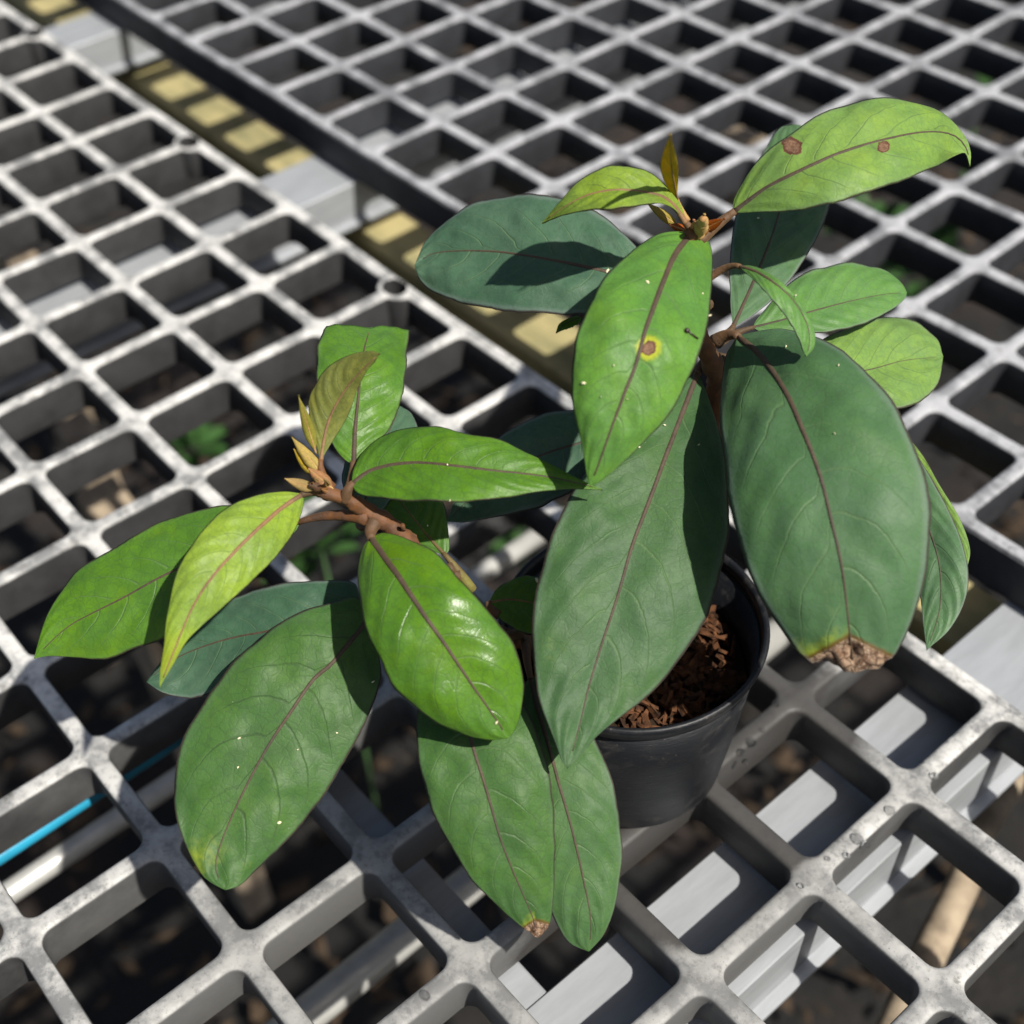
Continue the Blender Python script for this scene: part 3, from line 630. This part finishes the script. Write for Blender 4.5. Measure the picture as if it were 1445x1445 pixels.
leaf([(925,402),(890,392),(855,383),(800,371),(750,362),(700,355),(650,354),(610,358),(585,374)],
     [(912,375),(895,345),(860,310),(820,289),(770,275),(720,275),(670,287),(630,311),(600,342)],
     [(905,425),(880,438),(820,443),(760,442),(700,437),(650,427),(610,411),(592,394)], [15.0,15.5,15.6,15.3,14.7], (30,-26), GD, (1000,430,15.4), bloom=.5, gloss=.2, ribr=.0012, label='dark bluish leaf pointing away from the spotted leaves')
leaf([(970,317),(955,294),(938,279),(914,272),(885,268),(856,269),(827,276),(798,291),(764,315)],
     [(962,292),(949,273),(926,250),(903,238),(865,234),(836,243),(810,262),(790,284)],
     [(950,294),(929,287),(903,289),(871,294),(842,295),(813,299),(786,306)], [17.8,18.6,19.1,19.1,18.7,18.0], (34,-50), YG, (980,330,17.5), bloom=.08, gloss=.3, thin=1.0, veinc=.2,
     ribr=.0010, rib=M_RIBY, label='arched yellow-green young leaf with a drawn-out tip', pr=.0014)
leaf([(957,284),(952,262),(947,230),(946,191)], [(945,270),(936,253),(932,233),(938,208)], [(956,272),(957,256),(957,236),(952,211)], [18.3,19.2,20.6,22.0], (14,14), YO, (970,312,17.7), bloom=0, gloss=.3, thin=1, veinc=.2,
     ribr=.0004, rib=M_RIBY, cup=.05, pr=.0008, label='tiny upright yellow young leaf', pmat=M_BUD)
leaf([(1042,375),(1066,383),(1089,397),(1112,416),(1130,440),(1141,465),(1142,485),(1138,503)], [(1060,375),(1083,384),(1112,406),(1132,432),(1147,459),(1151,480),(1148,492)],
     [(1050,383),(1068,399),(1089,422),(1112,451),(1127,477),(1134,496)], [17.0,17.5,17.2,16.6,16.0], (38,-38), GM, (990,400,16.3), bloom=.4, ribr=.0008, label='narrow arched leaf curling over the large blue-green leaf', pr=.0011)
leaf([(1240,625),(1285,690),(1312,750),(1326,800),(1326,860),(1308,917)], [(1245,690),(1280,770),(1298,840),(1303,885)], [(1285,635),(1328,700),(1352,750),(1366,800),(1364,840),(1342,886)],
     [11.6,11.2,10.4,9.4], (5,5), GL, (1020,510,13.4), bloom=.5, ribr=.0007, veinc=.2)
leaf([(1240,600),(1310,670),(1345,740),(1364,805)], [(1250,660),(1290,740),(1330,800)], [(1288,625),(1328,688),(1355,733),(1369,775)], [10.6,10.3,9.8,9.2], (5,5), LG, (1022,520,13.0), bloom=.2, ribr=.0006)
leaf([(822,446),(808,452),(796,458),(784,470)], [(812,446),(800,450),(789,457)], [(818,455),(806,462),(795,466)], [13.6,13.6,13.2], (30,-30), BR, (990,500,13.6), bloom=0, ribr=.0004, pr=.0006)
leaf([(850,612),(823,624),(790,633),(762,643),(700,670),(630,736)], [(835,585),(815,578),(779,581),(745,593),(706,616),(660,660)], [(840,670),(812,690),(762,716),(696,730),(655,737)],
     [11.4,11.3,10.9,9.8], (28,-24), GD, (985,600,11.6), bloom=.55, ribr=.0007)
# left shoot
leaf([(523,758),(540,783),(560,810),(600,870),(625,905),(665,965),(700,1015),(717,1042)],
     [(511,775),(505,820),(515,880),(540,940),(565,980),(600,1010),(645,1034),(685,1044)],
     [(540,752),(575,760),(615,780),(665,835),(700,875),(725,910),(738,955),(736,1000),(727,1030)], [12.2,12.5,12.2,11.4,10.4,9.4], (14,10), BR, (530,735,12.3), bloom=.02, gloss=.9, thin=.4,
     label='glossy bright green leaf with a brown midrib', ribr=.0014, nv=8, cup=.16, pr=.0018, quilt=.00018)
leaf([(496,684),(519,666),(553,656),(593,653),(639,657),(696,664),(745,669),(795,677),(851,691)],
     [(499,662),(513,636),(540,616),(573,603),(613,602),(652,610),(699,619),(739,636),(779,656),(822,678)],
     [(505,696),(530,702),(579,706),(646,708),(712,702),(762,694),(812,690)], [13.4,13.9,14.1,14.0,13.7,13.3], (30,-34), BR, (488,706,12.9), bloom=.03, gloss=.4, thin=.4,
     label='bright green leaf with a long drawn-out tip reaching over the pot side', ribr=.0011, cup=.14, nv=11, pr=.0015, quilt=.00018)
leaf([(499,655),(500,630),(501,606),(506,556),(511,506),(522,462)], [(488,650),(473,634),(458,600),(448,550),(447,505),(450,480),(460,460)], [(508,648),(530,626),(549,606),(566,566),(572,530),(575,495),(578,466)],
     [13.4,13.9,14.4,14.8,14.6], (10,12), BR, (490,702,12.9), bloom=.10, gloss=.5, blunt=True, ribr=.0011, label='bright green leaf folded back across its end behind the bronze leaf', pr=.0014)
leaf([(452,652),(455,634),(460,606),(470,579),(490,546),(513,520),(535,499)], [(446,628),(436,592),(437,560),(450,533),(473,510),(503,498),(526,495)], [(463,633),(480,606),(493,583),(503,553),(516,526),(530,508)],
     [13.8,14.6,15.6,16.6], (24,-6), BZ, (468,690,13.2), bloom=.05, gloss=.4, thin=.8, veinc=.3, ribr=.0008, rib=M_RIBY, cup=.16, label='bronze tinted young leaf standing up from the shoot', pr=.0014, pmat=M_STEM)
leaf([(428,697),(400,715),(360,750),(325,785),(295,820),(270,860),(245,920),(225,970)], [(400,693),(360,700),(320,715),(285,750),(260,785),(245,820),(235,870),(231,910),(226,945)],
     [(428,715),(415,750),(390,785),(345,830),(300,870),(265,903),(243,940)], [13.2,13.4,13.1,12.3,11.2], (18,4), YG, (455,692,13.2), bloom=.02, gloss=.35, thin=.7, veinc=.9, ribr=.0010, rib=M_RIBY, cup=.12, nv=9,
     chl=[(232,935,60,.8)], label='yellow-green young leaf hanging in front of a green leaf', pr=.0014)
leaf([(424,736),(360,760),(310,780),(250,803),(210,823),(175,843),(135,863),(95,885),(48,929)], [(380,712),(325,713),(280,720),(230,735),(185,758),(145,783),(103,810),(75,852),(60,885)],
     [(415,752),(350,800),(290,860),(230,903),(190,915),(150,930),(100,928),(70,926)], [12.0,11.6,11.0,10.2,9.4], (26,-14), BR, (520,732,12.4), bloom=.06, gloss=.5, ribr=.0009, label='green leaf pointing away from the pot on the left shoot', pr=.0017, pmat=M_STEM, thin=.4)
leaf([(508,852),(450,868),(390,888),(320,902),(250,928),(206,962)], [(500,823),(450,819),(400,823),(350,835),(290,870),(230,930)], [(480,890),(420,935),(350,965),(300,978),(268,985),(232,979)],
     [9.4,9.2,8.8,8.2,7.8], (26,-22), GD, (640,800,10.3), bloom=.45, ribr=.0009, label='dull bluish leaf lying beneath the yellow-green young leaf')
leaf([(518,872),(513,883),(490,910),(465,940),(445,955),(410,1005),(380,1050),(355,1095),(335,1135),(310,1195),(304,1228),(318,1256)],
     [(503,843),(465,850),(410,870),(360,905),(320,945),(285,995),(260,1040),(246,1095),(248,1150),(265,1200),(284,1234),(300,1247)],
     [(527,900),(538,955),(515,1020),(480,1085),(445,1140),(400,1190),(360,1230),(338,1250)], [9.6,9.2,8.6,7.8,7.0,6.2], (12,4), GG, (650,812,10.0), bloom=.10, gloss=.25, ribr=.0011, nv=7,
     chl=[(285,1215,75,.62),(345,1225,50,.5),(252,1118,14,.6)], label='large oval green leaf, the lowest on the left shoot', cup=.10, veinc=.05)
leaf([(655,960),(657,1000),(665,1045),(685,1110),(705,1180),(720,1220),(735,1255),(752,1295),(759,1323)],
     [(600,975),(588,1010),(590,1065),(605,1130),(630,1185),(665,1240),(700,1277),(724,1298),(744,1313)],
     [(715,970),(742,1000),(762,1045),(777,1100),(783,1180),(783,1225),(780,1275),(775,1306)], [8.6,8.3,7.3,5.9,4.4], (10,6), GG, (735,895,7.7), bloom=.10, gloss=.25, ribr=.0010, nv=7,
     dead=((736,1312),(755,1299),(778,1306),25), label='drooping oval leaf with a small withered tip', veinc=.5)
leaf([(748,955),(757,995),(768,1030),(787,1100),(807,1170),(822,1235),(834,1300),(831,1343)], [(725,990),(722,1050),(735,1120),(752,1200),(768,1265),(783,1300),(804,1331)],
     [(785,965),(815,1000),(840,1043),(862,1095),(875,1160),(878,1210),(870,1270),(853,1318)], [7.9,7.6,6.6,5.2,3.8], (10,12), GG, (742,905,7.5), bloom=.25, gloss=.2, ribr=.0010, label='drooping bluish leaf in front of the pot', veinc=.6)
leaf([(505,735),(520,690),(545,620),(565,573)], [(488,700),(483,668),(500,620),(535,580)], [(540,720),(575,660),(590,610),(582,585)], [11.2,11.5,11.8,11.6], (5,5), GD, (530,740,11.6), bloom=.55, ribr=.0006)
leaf([(628,783),(600,752),(564,706),(538,668)], [(600,775),(560,750),(530,712),(520,685)], [(634,775),(632,745),(626,709),(590,665)], [10.4,10.8,11.1,11.0], (8,8), BR, (665,832,9.4), bloom=.12, gloss=.4, ribr=.0008, pr=.0014, pmat=M_PETG, rib=M_PETG)
leaf([(690,850),(720,846),(755,852),(800,870)], [(700,832),(722,818),(750,812),(785,830)], [(700,868),(720,884),(745,895),(780,890)], [8.6,8.6,8.4,8.0], (28,-25), BR, (705,868,8.4), bloom=.1, ribr=.0006, rib=M_RIBY)
# buds and scales at the two shoot tips
def bud(b, tip, wd, hb, ht, col, mat=None):
    (x0, y0), (x1, y1) = b, tip; dx, dy = x1 - x0, y1 - y0; L = math.hypot(dx, dy); nx, ny = -dy/L*wd, dx/L*wd
    mids = [(x0 + dx*s, y0 + dy*s) for s in (0, .35, .7, 1)]
    leaf(mids, [(x0 + dx*.3 + nx, y0 + dy*.3 + ny), (x0 + dx*.65 + nx*.8, y0 + dy*.65 + ny*.8)], [(x0 + dx*.3 - nx, y0 + dy*.3 - ny), (x0 + dx*.65 - nx*.8, y0 + dy*.65 - ny*.8)],
         [hb, (hb+ht)/2, ht], (25, 25), col, None, bloom=0, gloss=.3, thin=.8, ribr=.0004, rib=M_BUD, cup=.3, name='bud_leaf', quilt=0)
bud((460,676), (411,616), 9, 13.4, 14.6, (.42,.34,.10)); bud((448,672), (414,633), 9, 13.4, 14.2, (.46,.36,.05)); bud((446,692), (401,675), 8, 13.4, 13.6, (.42,.31,.12))
bud((446,640), (421,558), 8, 13.9, 15.8, (.30,.30,.06)); bud((470,690), (434,660), 10, 13.3, 14.0, (.38,.21,.09)); bud((986,330), (994,303), 8, 17.5, 18.6, (.6,.45,.16)); bud((980,330), (979,311), 6, 17.5, 18.2, (.55,.33,.18))
bud((988,326), (1022,309), 8, 17.4, 18.0, (.32,.11,.02)); bud((958,320), (912,286), 7, 17.4, 18.2, (.40,.33,.07)); bud((968,326), (944,316), 6, 17.5, 17.7, (.36,.12,.02))
for q_ in range(7):
    an = random.uniform(2.2, 4.6); L_ = random.uniform(10, 22); bx_, by_ = 456 + random.uniform(-8, 10), 690 + random.uniform(-6, 6)
    bud((bx_, by_), (bx_ + L_*math.cos(an), by_ - L_*abs(math.sin(an))*.8), random.uniform(3, 5), 13.3, 13.3 + random.uniform(.2, .7), random.choice([(.30,.14,.05), (.36,.2,.07), (.42,.3,.12), (.22,.1,.04)]))
for q_ in range(6):
    an = random.uniform(.3, 2.6); L_ = random.uniform(8, 16); bx_, by_ = 986 + random.uniform(-9, 10), 330 + random.uniform(-5, 3)
    bud((bx_, by_), (bx_ + L_*math.cos(an), by_ - L_*math.sin(an)), random.uniform(3, 4.5), 17.5, 17.5 + random.uniform(.2, .6), random.choice([(.30,.12,.03), (.36,.17,.05), (.5,.36,.14)]))
stem('bud', [(452,692,13.2),(444,686,13.5),(436,684,13.6)], [.0020,.0015,.0004], M_STEM, 0); stem('bud', [(985,330,17.5),(990,318,18.0),(993,308,18.5)], [.0018,.0018,.0010], M_BUD, 0)
stem('leaf_scar_stub', [(569,748,11.9),(568,741,12.3)], [.0006,.0007], M_STEM, 0)

# ------------------------------------------------------------------ little things lying on the leaves and bars
bpy.context.view_layer.update()
AV, AF = [], []
for o in LEAVES:
    b0 = len(AV); mw = o.matrix_world; AV += [mw @ v.co for v in o.data.vertices]; AF += [tuple(b0 + i for i in p.vertices) for p in o.data.polygons]
bvh = BVHTree.FromPolygons(AV, AF)
def hit(x, y):
    return bvh.ray_cast(Vector(CAM), Vector(ray(x, y)))[:2]
V, F = [], []
FL = [(892,341,9),(899,345,8),(857,383,8),(913,399,8),(937,600,6),(902,632,5),(824,541,7),(757,819,8),(1121,418,6),(1000,446,6),(990,415,4),(336,1083,5),(337,1042,5),(394,1160,7),(475,1034,4),(700,1019,6),(604,742,3),(632,656,5),(1183,517,4),(1110,490,4),(866,516,4),(985,628,6),(1070,309,4),(635,707,4),(420,1058,3),(526,962,5),(885,563,4),(848,560,3),(1035,850,4),(1178,612,3)]
for (x, y, s) in FL:
    p, nrm_ = hit(x, y)
    if p is None: continue
    if nrm_.dot(Vector(CAM) - p) < 0: nrm_ = -nrm_
    s = s * .00007 * random.uniform(.6, 1.2); a = nrm_.orthogonal().normalized(); b_ = nrm_.cross(a); th = random.uniform(0, 6.28)
    ex = (a*math.cos(th) + b_*math.sin(th)); ey = nrm_.cross(ex); b0 = len(V)
    m_ = 7
    for l, (f_, h) in enumerate(((1, .0001), (.75, .0005))):
        for k in range(m_):
            an = k/m_*6.283; rr_ = random.uniform(.6, 1.1); V.append(p + ex*math.cos(an)*s*rr_*f_*1.5 + ey*math.sin(an)*s*.7*rr_*f_ + nrm_*(h + random.uniform(0, .0003)))
    for k in range(m_): F.append((b0+k, b0+(k+1) % m_, b0+m_+(k+1) % m_, b0+m_+k))
    F.append(tuple(b0+m_+k for k in range(m_)))
fl = mesh_obj('pale_flakes', V, F, M_FLAKE); fl['kind'] = 'stuff'; tag(fl, 'tiny cream flakes scattered over the leaves', 'flakes')
# dark speck with thread on the spotted leaf
p, nr = hit(968, 467)
sp = thing('dried_speck', 'dark speck with a thread on the yellow-ringed spotted leaf', 'speck', p)
V, F = tube_geo([p + nr*.0004 + Vector((0, 0, d)) for d in (-.0007, -.0004, 0, .0004, .0007)], [.0002, .0006, .0008, .0006, .0002], 8); mesh_obj('speck_body', V, F, M_BLACK, sp)
th = [hit(*q_) for q_ in ((968,467),(976,473),(984,479),(991,487))]
V, F = tube_geo([a + b_*.0004 for a, b_ in th if a is not None], .00022, 6); mesh_obj('thread', V, F, M_BLACK, sp)
# water drops on the bars
m, t, b = newmat('water'); b.inputs['Transmission Weight'].default_value = 1; b.inputs['Roughness'].default_value = .02; b.inputs['IOR'].default_value = 1.33
V, F = [], []
for (x, y, s) in ((1060,1048,2.6),(1046,1062,2.2),(1052,1076,2.0),(1095,993,2.2),(1256,1144,2.6),(1210,1184,3.0),(1222,1192,1.8),(1195,1207,1.6),(1075,1030,1.5),(1318,1095,2),(600,1405,2.4),(1300,1075,1.4),(1130,1250,1.6),(1168,1212,1.4)):
    c = at(x, y, .0002); s *= .00062; b0 = len(V)
    for l in range(5):
        el = l/5*math.pi/2
        for k in range(14): V.append(c + np.array([math.cos(k/14*6.2832)*math.cos(el)*s*1.2, math.sin(k/14*6.2832)*math.cos(el)*s, math.sin(el)*s*.95]))
    V.append(c + np.array([0, 0, s*.95]))
    for l in range(4):
        for k in range(14): F.append((b0+l*14+k, b0+l*14+(k+1) % 14, b0+(l+1)*14+(k+1) % 14, b0+(l+1)*14+k))
    for k in range(14): F.append((b0+56+k, b0+56+(k+1) % 14, b0+70))
dr = mesh_obj('water_drops', V, F, m); dr['kind'] = 'stuff'; tag(dr, 'small clear water drops beaded on the bench bars', 'water drops')
if False:
    for s_ in STAT: print(s_)
